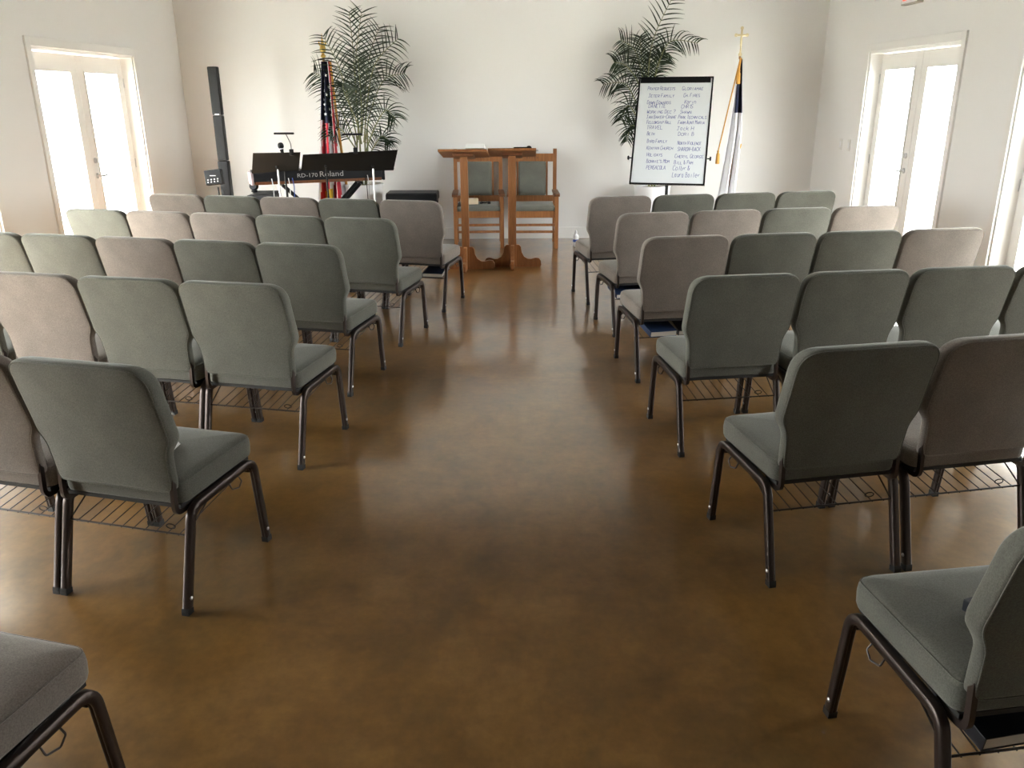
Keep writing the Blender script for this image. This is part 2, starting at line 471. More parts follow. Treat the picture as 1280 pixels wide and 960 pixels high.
def leg_mesh(front):
    q = _path[-10:] if front else _path[:10]
    return MB().sweep(q, SEC).mesh('leg', 'frame_metal', True, 50)
ME_LEGF, ME_LEGR = leg_mesh(True), leg_mesh(False)
ME_RAIL = MB().sweep([_path[9], _path[-10]], SEC).mesh('side_rail', 'frame_metal', True, 50)
def glide_mesh(p, q):
    d = (Vector(q) - Vector(p)).normalized(); p = Vector(p)
    mb = MB(); mb.sweep([p + Vector((0, 0, -.012)), p + Vector((0, 0, .0)), p + d * .010],
                        [(-.0132, -.0155), (.0132, -.0155), (.0132, .0155), (-.0132, .0155)])
    return mb.mesh('foot_glide', 'glide_plastic')
ME_GLF, ME_GLR = glide_mesh(_p[3], _p[2]), glide_mesh(_p[0], _p[1])
def rivet_mesh(p, q, sx):
    d = (Vector(q) - Vector(p)).normalized(); c = Vector(p) + d * .045
    return MB().lathe([(.007, 0), (.007, .003), (.004, .005)], c + Vector((sx * .0122, 0, 0)), 8, True, Matrix.Rotation(R(90) * sx, 3, 'Y')).mesh('rivet', 'steel', True)
ME_RV = {(fr, s): rivet_mesh(_p[3] if fr else _p[0], _p[2] if fr else _p[1], s) for fr in (0, 1) for s in (-1, 1)}
bs = fillet([(0, -.110, .352), (0, -.212, .350), (0, -.207, .42), (0, -.202, .475)], [.035, .05], 5)
ME_SUP = MB().sweep(bs, [(-.007, -.009), (.007, -.009), (.007, .009), (-.007, .009)]).mesh('back_support', 'frame_metal', True, 50)
mb = MB(); yr, yf = -.190, .205; zr, zf = .262, .318
mb.tube([(-.236, yr, zr), (.236, yr, zr)], .0035, 6); mb.tube([(-.236, yf, zf), (.236, yf, zf)], .0035, 6)
for k in range(10):
    x = -.205 + .41 * k / 9; mb.tube([(x, yr - .004, zr - .002), (x, yf + .004, zf - .002)], .0021, 5)
for k in (-1, 1):
    mb.tube([(k * .236, yr, zr), (k * .24, -.06, .335)], .003, 5); mb.tube([(k * .236, yf, zf), (k * .24, .18, .345)], .003, 5)
mb.tube([Vector((.16 + .018 * math.cos(t), yr + .02, zr + .014 + .009 * math.sin(t))) for t in [i * 2 * math.pi / 10 for i in range(10)]], .002, 5, False, True)
ME_RACK = mb.mesh('book_rack', 'wire_metal', True, 60)
def hook_mesh(s):
    x = s * .250
    pts = fillet([(x, .050, .352), (x + s * .012, .052, .320), (x + s * .016, .088, .312), (x + s * .016, .108, .330), (x, .105, .356)], [.008] * 3, 3)
    return MB().tube(pts, .0028, 6).mesh('ganging_hook', 'wire_metal', True, 60)
ME_HOOK = {s: hook_mesh(s) for s in (-1, 1)}
ME_STUD = MB().lathe([(.005, 0), (.005, .002)], (0, 0, 0), 8, True, Matrix.Rotation(R(90), 3, 'Y')).mesh('screw', 'glide_plastic')

def child(name, me, parent, mat=None, loc=(0, 0, 0)):
    o = link(name, me, parent); o.location = loc
    if mat: o.material_slots[0].link = 'OBJECT'; o.material_slots[0].material = MATS[mat]
    return o
def chair(label, group, x, y, rz, fab, hook=0):
    t = thing('upholstered_chair', label, 'chair', (x, y, 0), rz, group)
    s = child('seat', ME_SEAT, t, fab); child('piping', ME_SPIPE, s, fab); child('seat_pan', ME_PAN, t)
    b = child('backrest', ME_BACK, t, fab); child('piping', ME_PIPE, b, fab)
    for sx in (-1, 1):
        child('screw', ME_STUD, b, None, (sx * .2145 if sx > 0 else -.2165, -.196, .475))
        for fr, ml, mg in ((1, ME_LEGF, ME_GLF), (0, ME_LEGR, ME_GLR)):
            l = child('leg', ml, t, None, (sx * LX, 0, 0)); child('foot_glide', mg, l); child('rivet', ME_RV[(fr, sx)], l)
        child('side_rail', ME_RAIL, t, None, (sx * LX, 0, 0))
        child('back_support', ME_SUP, t, None, (sx * .221, 0, 0))
    child('book_rack', ME_RACK, t)
    if hook: child('ganging_hook', ME_HOOK[hook], t)
    return t
ORD = ['', 'second', 'third', 'fourth', 'fifth']
ROWN = {1: 'front row', 2: 'second row', 3: 'third row', 4: 'fourth row', 5: 'fifth row', 6: 'nearest row'}
CN = {'g': ('grey-green', 'fabric_green'), 't': ('taupe', 'fabric_taupe')}
PITCH_C = {-1: .526, 1: .541}
# per row: rear foot on the aisle side (floor point), row angle, colours from the aisle outward
ROWS_L = {1: ((-.550, 6.559), -14.5, 'tgtgt'), 2: ((-.780, 5.585), -15, 'ggttg'), 3: ((-.949, 4.57), -14, 'ggtgg'),
          4: ((-.997, 3.566), -13, 'ggtg'), 5: ((-1.108, 2.409), -15, 'gt'), 6: ((-1.105, 1.13), -15, 't')}
ROWS_R = {1: ((.641, 6.775), 10, 'tggg'), 2: ((.747, 5.797), 10, 'ttgt'), 3: ((.768, 4.783), 8, 'tggt'),
          4: ((.819, 3.687), 8, 'gggg'), 5: ((.920, 2.558), 11, 'gt'), 6: ((.965, 1.40), 8, 'g')}
CHAIRS = {}
for side, rows in ((-1, ROWS_L), (1, ROWS_R)):
    sn = 'left' if side < 0 else 'right'
    for r, ((fx, fy), ang, cols) in rows.items():
        a = R(ang); rt = Vector((math.cos(a), math.sin(a))); fw = Vector((-math.sin(a), math.cos(a)))
        c0 = Vector((fx, fy)) + rt * (side * LX) + fw * .258
        for i, cc in enumerate(cols):
            p = c0 + rt * (side * i * PITCH_C[side])
            cn, fab = CN[cc]
            if len(cols) == 1: lab = f'{cn} fabric chair cut off by the bottom {sn} corner of the photo'
            elif i == 0: lab = f'{cn} fabric chair at the aisle end of the {ROWN[r]}, {sn} of the aisle'
            else: lab = f'{cn} fabric chair, {ORD[i]} from the aisle in the {ROWN[r]}, {sn} side'
            CHAIRS[(side, r, i)] = chair(lab, 'upholstered chairs in rows either side of the aisle', p.x, p.y, a, fab, (-side if i == 0 else 0))

# books in the racks and papers on the seats
def book(key, name, label, lx, ly, z, rz, size, cover, tilt=0.0):
    ch = CHAIRS[key]; a = ch.rotation_euler.z
    w = Matrix.Rotation(a, 3, 'Z') @ Vector((lx, ly, 0)) + Vector(ch.location)
    t = thing(name, label, 'book', (w.x, w.y, z), a + R(rz)); t.rotation_euler = (R(tilt), 0, a + R(rz))
    sx, sy, sz = size
    MB().b2((-sx / 2 + .004, -sy / 2 + .003, .003), (sx / 2 - .003, sy / 2 - .003, sz - .003)).build('page_block', 'page_edges', t)
    MB().b2((-sx / 2, -sy / 2, 0), (sx / 2, sy / 2, .003), .001).build('cover', cover, t)
    MB().b2((-sx / 2, -sy / 2, sz - .003), (sx / 2, sy / 2, sz), .001).build('cover', cover, t)
    MB().b2((-sx / 2, -sy / 2, .003), (-sx / 2 + .004, sy / 2, sz - .003)).build('spine', cover, t)
    return t
RT = 8.1
book((-1, 1, 0), 'hymnal', 'navy blue book in the rack under the front row aisle chair on the left', .13, -.08, .284, 2, (.17, .23, .032), 'book_navy', RT)
book((1, 2, 0), 'hymnal', 'navy blue book in the rack under the second row aisle chair on the right', -.11, -.08, .284, 0, (.23, .23, .03), 'book_blue', RT)
book((1, 3, 0), 'hymnal', 'blue book with white pages in the rack under the third row aisle chair', -.09, -.09, .284, 4, (.17, .23, .036), 'book_blue', RT)
book((1, 3, 0), 'hymnal', 'black book beside the blue one in the rack of the third row aisle chair', .105, -.08, .284, -2, (.17, .23, .03), 'book_black', RT)
book((1, 6, 0), 'hymnal', 'thick black book in the rack under the chair in the bottom right corner', -.085, -.075, .284, 3, (.16, .23, .040), 'book_black', RT)
book((1, 6, 0), 'bible', 'black book lying on the seat of the chair in the bottom right corner', .005, -.06, .486, 14, (.15, .21, .030), 'book_black')
def slip(key, label, lx, ly, rz):
    ch = CHAIRS[key]; a = ch.rotation_euler.z
    w = Matrix.Rotation(a, 3, 'Z') @ Vector((lx, ly, 0)) + Vector(ch.location)
    mb = MB()
    for i in range(3): mb.box((0, 0, .0015 + i * .003), (.14 - i * .002, .20, .0025), Matrix.Rotation(R(i * 1.5), 3, 'Z'))
    o = mb.build('folded_paper', 'paper'); o.location = (w.x, w.y, .486); o.rotation_euler = (0, 0, a + R(rz)); return tag(o, label, 'paper')
slip((-1, 5, 0), 'white folded paper on the seat of the fifth row aisle chair on the left', .035, -.075, 12)
slip((-1, 4, 0), 'white folded paper on the seat of the fourth row aisle chair on the left', -.175, -.085, -4)

# ------------------------------------------------------------------ lecterns
def lectern(label, x, y, rz):
    t = thing('lectern', label, 'lectern', (x, y, 0), rz, 'wooden lecterns')
    MB().b2((-.037, -.022, .0), (.037, .022, 1.10), .004).build('post', 'oak', t)
    half = [(.020, 0), (.262, 0), (.275, .018), (.272, .060), (.252, .088), (.215, .092), (.175, .080), (.135, .082), (.098, .105),
            (.075, .150), (.066, .205), (.050, .224), (.020, .226)]
    for s in (-1, 1):
        MB().prism([(s * a, b) for a, b in half], lambda a, b, d: Vector((a + s * .017, d, b)), .036).build('foot', 'oak', t)
    hf = [(.0, 0), (.190, 0), (.205, .02), (.200, .062), (.18, .085), (.15, .086), (.11, .09), (.075, .12), (.055, .17), (.045, .22), (.0, .226)]
    for s in (-1, 1):
        MB().prism([(s * a, b) for a, b in hf], lambda a, b, d: Vector((d, a + s * .022, b)), .034).build('foot', 'oak', t)
    sl = Matrix.Rotation(R(-13), 3, 'X')
    MB().box((0, .03, 1.103), (.20, .17, .030), sl, .004).build('desk_bracket', 'oak_dark', t)
    MB().box((0, .055, 1.128), (.47, .36, .024), sl, .004).build('desk', 'oak', t)
    MB().box((0, .233, 1.106), (.47, .018, .040), sl, .003).build('book_ledge', 'oak', t)
    return t
lectern('wooden lectern on the left, a pale book on its slanted desk', -.457, 8.337, R(-4))
lectern('wooden lectern on the right, a black microphone on its slanted desk', .015, 8.448, R(-1))
t = thing('book', 'pale thin book lying on the left lectern desk', 'book', (-.335, 8.345, 1.159), R(-4)); t.rotation_euler = (R(-13), 0, R(-4))
MB().b2((-.09, -.12, .002), (.09, .12, .042)).build('page_block', 'paper', t)
MB().b2((-.093, -.123, 0), (.093, .123, .003)).build('cover', 'switch_plate', t)
MB().b2((-.093, -.123, .0415), (.093, .123, .0445)).build('cover', 'switch_plate', t)
t = thing('microphone', 'black microphone lying on the right lectern desk', 'microphone', (.06, 8.38, 1.176), R(75)); t.rotation_euler = (0, R(2), R(10))
MB().lathe([(.009, 0), (.011, .01), (.014, .12), (.016, .13)], (-.03, 0, 0), 12, True, Matrix.Rotation(R(90), 3, 'Y')).build('handle', 'black_plastic', t, True)
MB().lathe([(.016, 0), (.024, .01), (.026, .025), (.022, .042), (.010, .050)], (.098, 0, 0), 12, True, Matrix.Rotation(R(90), 3, 'Y')).build('mic_head', 'black_metal', t, True)
pts = [Vector((.225 + .045 * math.cos(a), 8.40 + .03 * math.sin(a), 1.150 + .008 * math.sin(a * 2))) for a in [i * 2 * math.pi / 16 for i in range(14)]]
tag(MB().tube([Vector((.16, 8.40, 1.153))] + pts, .003, 6).build('cable_loop', 'lettering_grey', None, True), 'thin grey cable loop hanging off the right lectern desk', 'cable')

# ------------------------------------------------------------------ armchairs
def armchair(label, x, y, rz):
    t = thing('armchair', label, 'armchair', (x, y, 0), rz, 'oak armchairs against the wall')
    W = .265; yb = .255; yf = -.245
    for s in (-1, 1):
        MB().b2((s * W - .021, yf - .021, 0), (s * W + .021, yf + .021, .585), .005).build('leg', 'oak', t)
        mb = MB(); mb.prism([(yb - .021, 0), (yb + .021, 0), (yb + .021, .45), (yb + .055, 1.06), (yb + .044, 1.075), (yb + .022, 1.07), (yb - .021, .45)],
                            lambda a, b, d, s=s: Vector((s * W + d, a, b)), .042); mb.build('leg', 'oak', t)
        mb = MB(); mb.prism([(yf - .045, .588), (yf - .045, .612), (yf - .01, .622), (yb + .01, .612), (yb + .01, .588)],
                            lambda a, b, d, s=s: Vector((s * W + d, a, b)), .064); mb.build('arm', 'oak_dark', t)
        MB().b2((s * W - .012, yf + .02, .17), (s * W + .012, yb - .02, .20)).build('stretcher', 'oak', t)
        MB().b2((s * W - .014, yf + .02, .355), (s * W + .014, yb - .02, .425)).build('seat_rail', 'oak', t)
    MB().b2((-W + .02, yf - .012, .350), (W - .02, yf + .012, .425), .003).build('seat_rail', 'oak', t)
    MB().b2((-W + .02, yf - .010, .178), (W - .02, yf + .010, .205), .003).build('stretcher', 'oak', t)
    MB().b2((-W + .02, yf - .010, .255), (W - .02, yf + .010, .282), .003).build('stretcher', 'oak', t)
    MB().b2((-W + .02, yb + .008, .93), (W - .02, yb + .034, 1.02), .004).build('crest_rail', 'oak', t)
    MB().b2((-W + .02, yb - .004, .475), (W - .02, yb + .020, .545), .003).build('back_rail', 'oak', t)
    for s in (-1, 1):
        MB().b2((s * .172 - .010, yb + .004, .54), (s * .172 + .010, yb + .026, .935)).build('back_stile', 'oak', t)
    o = rounded([(-.160, .545), (.160, .545), (.160, .935), (-.160, .935)], [.02] * 4, 3)
    mb = MB(); pillow(mb, o, [(.006, .024), (0, .015), (0, -.012), (.006, -.024), (.016, -.030)], lambda a, b, h: Vector((a, yb + .006 + h + .02 * (b - .545), b)), (0, -.014))
    mb.build('back_cushion', 'fabric_armchair', t, True, 70)
    o = rounded([(-W + .024, yf - .018), (W - .024, yf - .018), (W - .024, yb - .03), (-W + .024, yb - .03)], [.03] * 4, 4)
    mb = MB(); pillow(mb, o, [(.006, .426), (0, .432), (-.004, .455), (.006, .474), (.02, .480)], lambda a, b, h: Vector((a, b, h)), (0, .016))
    mb.build('seat_cushion', 'fabric_armchair', t, True, 70)
    # carved slots in the crest rail
    for k in range(5):
        MB().box((-.06 + .03 * k, yb + .0075, .975), (.018, .003, .012), None, .001).build('carving', 'oak_dark', t)
    return t
armchair('oak armchair with grey-green cushions behind the left lectern', -.375, 9.76, R(2))
armchair('oak armchair with grey-green cushions behind the right lectern', .252, 9.74, 0)
t = thing('tissue_box', 'cream box lying on the left armchair seat', 'box', (-.475, 9.60, .4965), R(6))
MB().b2((-.10, -.06, 0), (.10, .06, .060), .003).build('carton', 'tissue_card', t)
MB().b2((-.05, -.02, .060), (.05, .02, .062)).build('opening', 'paper', t)
t = thing('headset', 'small black headset on the left armchair seat', 'headset', (-.30, 9.60, .497), 0)
MB().tube([(.05 * math.cos(a), .03 * math.sin(a), .012 + .006 * math.sin(3 * a)) for a in [i * math.pi / 8 for i in range(13)]], .006, 6).build('band', 'black_plastic', t, True)
MB().lathe([(.018, 0), (.020, .012), (.014, .024)], (.05, 0, 0), 12).build('ear_pad', 'black_plastic', t, True)

# ------------------------------------------------------------------ bottle
t = thing('spray_bottle', 'white plastic bottle with blue label on the floor by the wall', 'bottle', (.75, 9.62, 0))
MB().lathe([(.030, 0), (.033, .004), (.033, .115), (.028, .132), (.014, .142), (.013, .150)], (0, 0, 0), 16).build('bottle_body', 'white_plastic', t, True)
MB().lathe([(.0335, .055), (.0335, .085)], (0, 0, 0), 16, False).build('label_band', 'label_blue', t, True)
MB().lathe([(.017, .148), (.017, .172), (.010, .176), (.008, .188)], (0, 0, 0), 14).build('cap', 'white_plastic', t, True)

# ------------------------------------------------------------------ column loudspeaker and monitor
t = thing('column_speaker', 'tall slim black column loudspeaker standing in the left corner', 'speaker', (-3.09, 9.2, 0))
MB().lathe([(.12, 0), (.13, .006), (.13, .05), (.12, .058), (.06, .062)], (0, 0, 0), 24).build('base', 'black_plastic', t, True)
MB().box((0, .03, .24), (.11, .14, .40), None, .012).build('power_stand', 'black_plastic', t)
MB().b2((-.055, -.03, .44), (.055, .06, 1.015), .012).build('lower_column', 'black_plastic', t)
c = MB().b2((-.050, -.028, 1.018), (.050, .055, 1.480), .012).build('array_section', 'black_plastic', t)
MB().b2((-.044, -.0295, 1.03), (.044, -.027, 1.47)).build('grille', 'black_metal', c)
MB().b2((-.020, -.031, 1.485), (.020, -.028, 1.497)).build('badge', 'steel', c)
c = MB().b2((-.050, -.028, 1.483), (.050, .055, 1.962), .012).build('array_section', 'black_plastic', t)
MB().b2((-.044, -.0295, 1.50), (.044, -.027, 1.95)).build('grille', 'black_metal', c)
t = thing('mixer_stand', 'small black mixer with knobs on a thin tripod beside the column', 'mixer', (at_y(268, 222, 8.88).x, 8.88, 0))
c = MB().box((0, 0, .872), (.175, .075, .150), Matrix.Rotation(R(-10), 3, 'X') @ Matrix.Rotation(R(-6), 3, 'Y'), .008).build('mixer_body', 'black_plastic', t)
for i in range(4):
    for j in range(2):
        MB().lathe([(.008, 0), (.007, .010)], (-.055 + .034 * i, -.040 - .006 * j * 0, .849 - .024 * j + .004 * i), 8, True, Matrix.Rotation(R(90), 3, 'X')).build('knob', 'lettering_grey', c)
MB().b2((-.03, -.046, .889), (.03, -.043, .897)).build('badge', 'lettering_grey', c)
MB().tube([(.02, .02, .10), (.02, .02, .77)], .009, 8).build('pole', 'black_metal', t, True)
for k in range(3):
    a = R(90 + 120 * k); MB().tube([(.02, .02, .34), (.02 + .11 * math.cos(a), .02 + .11 * math.sin(a), .008)], .008, 6).build('leg', 'black_metal', t, True)
MB().tube(fillet([(.05, .02, .78), (.09, .0, .70), (.03, -.01, .60), (.08, .01, .45), (.05, .02, .2)], [.05] * 3, 4), .004, 6).build('cable', 'black_plastic', t, True)

# ------------------------------------------------------------------ keyboard on its stand, music stands
kl, kr = at_y(317, 224, 8.76), at_y(478, 218, 9.26)      # the keyboard stands askew, its right end nearer the wall
kx, KY = (kl.x + kr.x) / 2, (kl.y + kr.y) / 2
kw = math.hypot(kr.x - kl.x, kr.y - kl.y); kang = math.atan2(kr.y - kl.y, kr.x - kl.x)
def kb_x(px):                                             # distance along the keyboard's back seen at a pixel column
    d = ray(px, 220); e = Vector((math.cos(kang), math.sin(kang)))
    u = (d.x * KY - d.y * kx) / (d.y * e.x - d.x * e.y); return u
t = thing('keyboard', 'black stage piano seen from behind, on a folding stand', 'keyboard', (kx, KY, .80), kang)
b = MB().b2((-kw / 2, -.01, .03), (kw / 2, .30, .135), .008).build('case', 'dark_grey_plastic', t)
MB().b2((-kw / 2 + .01, 0, 0), (kw / 2 - .01, .30, .035), .004).build('bottom_panel', 'oak_dark', t)
MB().b2((-kw / 2 - .030, -.015, .0), (-kw / 2, .305, .120), .010).build('end_block', 'end_cap', t)
MB().b2((kw / 2, -.015, .0), (kw / 2 + .026, .305, .125), .010).build('end_block', 'black_plastic', t)
for k in range(26):
    MB().b2((-kw / 2 + .04 + k * (kw - .08) / 26, .155, .135), (-kw / 2 + .04 + (k + .94) * (kw - .08) / 26, .298, .147), .001).build('key', 'key_white', t)
for q, tx, sz, px in (('model_lettering', 'RD-170', .058, 371), ('brand_lettering', 'Roland', .078, 399)):
    x0 = kb_x(px)
    link(q, text_mesh(q, tx, sz, 'lettering_grey', lambda a, b_, x0=x0: Vector((x0 + a * 1.18, -.0112, .062 + b_))), b)
for k, (px, mt) in enumerate(((339, 'lettering_grey'), (356, 'black_plastic'), (360, 'white_plastic'), (365, 'label_blue'), (456, 'black_plastic'), (459, 'lettering_grey'))):
    x0 = kb_x(px)
    MB().tube(fillet([(x0, -.012, .06), (x0 + .01, -.03, -.03), (x0 + .02 * math.sin(k * 2), -.01, -.35), (x0 + .05, .04, -.785)], [.05, .2], 5), .0045, 6).build('cable', mt, t, True)
t2 = thing('keyboard_stand', 'black crossed folding stand carrying the stage piano', 'stand', (kx, KY, 0), kang)
for dy in (.07, .24):
    MB().tube([(.44, dy, .765), (-.30, dy, .02)], .019, 8).build('leg', 'black_metal', t2, True)
    MB().tube([(-.36, dy + .03, .765), (.38, dy + .03, .02)], .019, 8).build('leg', 'black_metal', t2, True)
for x in (-.38, .44): MB().tube([(x, .0, .782), (x, .30, .782)], .016, 8).build('arm', 'black_metal', t2, True)
for x in (-.30, .38): MB().tube([(x, -.02, .02), (x, .34, .02)], .016, 8).build('foot_bar', 'black_metal', t2, True)
MB().lathe([(.05, -.02), (.05, .02)], (.055, .155, .38), 14, True, Matrix.Rotation(R(90), 3, 'X')).build('hub', 'black_plastic', t2, True)

def music_stand(label, tl, tr, bl, br, Y, pole_px, silver, light=None):
    """desk corners given in photo pixels at depth Y; the desk leans back from its lower edge"""
    TL, TR, BL, BR = (at_y(*p, Y) for p in (tl, tr, bl, br))
    px = at_y(*pole_px, Y).x
    t = thing('music_stand', label, 'music stand', (px, Y + .05, 0), 0, 'black music stands in front of the keyboard')
    off = Vector((px, Y + .05, 0)); lean = .10
    q = [TL + Vector((0, -.05, 0)), TR + Vector((0, -.05, 0)), BR + Vector((0, .05, 0)), BL + Vector((0, .05, 0))]
    q = [p - off for p in q]
    nrm = (q[1] - q[0]).cross(q[3] - q[0]).normalized() * .003
    mb = MB(); mb.add([p - nrm for p in q] + [p + nrm for p in q], [(0, 1, 2, 3), (7, 6, 5, 4), (0, 4, 5, 1), (1, 5, 6, 2), (2, 6, 7, 3), (3, 7, 4, 0)])
    d = mb.build('desk', 'black_metal', t)
    mb = MB(); a, b_ = q[3], q[2]
    mb.add([a, b_, b_ + Vector((0, .06, .012)), a + Vector((0, .06, .012)), a + Vector((0, 0, -.004)), b_ + Vector((0, 0, -.004)), b_ + Vector((0, .06, .008)), a + Vector((0, .06, .008))],
           [(0, 1, 2, 3), (7, 6, 5, 4), (0, 4, 5, 1), (1, 5, 6, 2), (2, 6, 7, 3), (3, 7, 4, 0)])
    mb.build('lip', 'black_metal', t)
    zc = (q[0].z + q[3].z) / 2
    MB().tube([(0, .0, .62), (0, -.006, zc - .02)], .009, 10).build('upper_pole', 'steel' if silver else 'black_metal', t, True)
    MB().tube([(0, 0, .12), (0, 0, .64)], .013, 10).build('lower_pole', 'black_metal', t, True)
    MB().box((0, -.012, zc), (.030, .045, .11), None, .008).build('tilt_bracket', 'black_metal', t)
    for k in range(3):
        a = R(30 + 120 * k); MB().tube(fillet([(0, 0, .26), (.06 * math.cos(a), .06 * math.sin(a), .16), (.25 * math.cos(a), .25 * math.sin(a), .012)], [.06], 4), .010, 6).build('leg', 'black_metal', t, True)
    if light:
        clip, bar0, bar1 = light
        C, B0, B1 = (at_y(*p, Y) for p in (clip, bar0, bar1))
        l = thing('clip_light', 'black clip-on reading light on the ' + label.split(' with ')[0].replace('black ', '').replace(' stand', ' stand desk'), 'lamp', C + Vector((0, -.04, -.03)))
        MB().box((0, -.012, .03), (.040, .035, .062), None, .008).build('clip', 'black_plastic', l)
        mid = (B0 + B1) / 2 - C + Vector((.0, .02, .0))
        MB().tube(fillet([(0, -.01, .055), (.0, -.01, .11), tuple(mid + Vector((.02, .0, .02)))], [.08], 6), .004, 6).build('gooseneck', 'black_metal', l, True)
        w = (B1 - B0).length
        MB().box(tuple(mid + Vector((0, 0, .028))), (w, .035, .020), None, .008).build('lamp_bar', 'black_plastic', l)
    return t
MY = 8.62
music_stand('leftmost black music stand with silver pole', (318, 191), (377, 190), (313, 217), (372, 213), MY, (346, 215), True, ((366, 190), (343, 167), (368, 166)))
music_stand('middle black music stand with black pole', (380, 193), (447, 190), (375, 213), (441, 213), MY + .03, (407, 215), False)
music_stand('rightmost black music stand with silver pole', (437, 190), (498, 187), (431, 214), (491, 213), MY - .04, (465.5, 212), True, ((445.5, 188), (428, 168), (453, 167)))
# microphone on its stand
P = at_y(353, 181, MY + .14)
t = thing('microphone_stand', 'black microphone with white ring on a stand behind the leftmost music stand', 'microphone', (P.x, MY + .14, 0))
MB().lathe([(.095, 0), (.095, .012), (.02, .022)], (0, 0, 0), 20).build('base', 'black_metal', t, True)
MB().tube([(0, 0, .02), (0, 0, 1.04)], .010, 8).build('pole', 'black_metal', t, True)
rt = Matrix.Rotation(R(-8), 3, 'Y')
MB().lathe([(.012, 0), (.017, .10), (.021, .125)], (.004, 0, 1.035), 12, True, rt).build('handle', 'black_plastic', t, True)
MB().lathe([(.0225, 0), (.0225, .008)], (-.013, 0, 1.158), 12, True, rt).build('ring', 'white_plastic', t, True)
MB().lathe([(.022, 0), (.030, .012), (.031, .03), (.026, .048), (.012, .058)], (-.0145, 0, 1.166), 14, True, rt).build('mic_head', 'black_metal', t, True)
# low rack with small device, left of the keyboard
P0, P1 = at_y(311, 241, 9.0), at_y(344, 241, 9.0)
t = thing('equipment_rack', 'low black equipment rack under the left end of the keyboard', 'rack', ((P0.x + P1.x) / 2, 9.04, 0)); w = P1.x - P0.x
MB().b2((-w / 2, -.12, .60), (w / 2, .12, .68), .006).build('rack_case', 'dark_grey_plastic', t)
MB().b2((-w / 2 + .06, -.125, .68), (w / 2, .10, .708), .004).build('top_unit', 'black_plastic', t)
for x in (-1, 1):
    for y in (-1, 1): MB().b2((x * (w / 2 - .02) - .01, y * .10 - .01, 0), (x * (w / 2 - .02) + .01, y * .10 + .01, .60)).build('leg', 'black_metal', t)
t = thing('small_device', 'dark blue-grey round device sitting on the low equipment rack', 'device', ((P0.x + P1.x) / 2 - .075, 8.99, .708))
MB().lathe([(.030, 0), (.034, .01), (.030, .02)], (0, 0, 0), 14).build('base', 'black_plastic', t, True)
MB().lathe([(.030, -.03), (.045, -.018), (.047, .012), (.035, .03)], (0, 0, .062), 16, True, Matrix.Rotation(R(80), 3, 'X')).build('housing', 'dark_grey_plastic', t, True)
# black bench behind the front row
P0, P1 = at_y(482, 242, 9.3), at_y(546, 242, 9.3)
t = thing('piano_bench', 'low black bench between the front row and the left armchair', 'bench', ((P0.x + P1.x) / 2, 9.45, 0)); w = P1.x - P0.x
MB().b2((-w / 2, -.17, .565), (w / 2, .17, .640), .006).build('seat_box', 'black_plastic', t)
MB().b2((-w / 2 + .004, -.166, .640), (w / 2 - .004, .166, .652), .004).build('top', 'dark_grey_plastic', t)
for x in (-1, 1):
    for y in (-1, 1): MB().b2((x * (w / 2 - .03) - .018, y * .145 - .018, 0), (x * (w / 2 - .03) + .018, y * .145 + .018, .567)).build('leg', 'black_plastic', t)

# ------------------------------------------------------------------ palms
def frond(parent, pts, leaf_len, droop, seed, n=20, bare=.22):
    """arching stem along pts with pairs of narrow drooping leaflets"""
    rnd = random.Random(seed); pts = [Vector(p) for p in pts]
    def cr(t):
        t = t * (len(pts) - 1); i = min(int(t), len(pts) - 2); u = t - i
        p0, p1, p2, p3 = pts[max(i - 1, 0)], pts[i], pts[i + 1], pts[min(i + 2, len(pts) - 1)]
        return .5 * ((2 * p1) + (p2 - p0) * u + (2 * p0 - 5 * p1 + 4 * p2 - p3) * u * u + (3 * p1 - p0 - 3 * p2 + p3) * u ** 3)
    N = 18; line = [cr(k / N) for k in range(N + 1)]
    mb = MB(); mb.cur = 1; mb.tube(line, [.008 * (1 - .8 * k / N) + .0008 for k in range(N + 1)], 5); mb.cur = 0
    for k in range(n):
        t = bare + (1 - bare) * (k + .5) / n
        p = cr(t); d = (cr(min(t + .02, 1)) - cr(max(t - .02, 0))).normalized()
        side = d.cross(Vector((0, -1, .15))).normalized()
        prof = math.sin(math.pi * min(1, .12 + .88 * (1 - abs(2 * (t - bare) / (1 - bare) - .85) / 1.15))) if False else (.45 + .55 * math.sin(math.pi * min(1, (t - bare) / (1 - bare) * .85 + .12)))
        L = leaf_len * prof * rnd.uniform(.85, 1.1)
        for s in (-1, 1):
            dr = (side * s * rnd.uniform(.75, .95) + d * rnd.uniform(.5, .75) + Vector((0, rnd.uniform(-.35, .25), 0))).normalized()
            w = rnd.uniform(.0058, .0088); q = p.copy(); prev = None; seg = 5; vs = []
            for j in range(seg + 1):
                u = j / seg; ww = w * (1 - u ** 1.6) * (.5 + min(1, u * 4) * .5) + .0006
                dd = (dr + Vector((0, 0, -droop * u * 1.3))).normalized()
                n2 = dd.cross(Vector((.25, 1, .3))).normalized()
                for e in (-1, 1):
                    c = q + n2 * ww * e; c.y = min(c.y, YB - .03 - parent.location.y); vs.append(c)
                q = q + dd * (L / seg)
            mb.add(vs, [(2 * j, 2 * j + 1, 2 * j + 3, 2 * j + 2) for j in range(seg)])
    return mb.build('frond', ['palm_leaf', 'palm_stem'], parent)
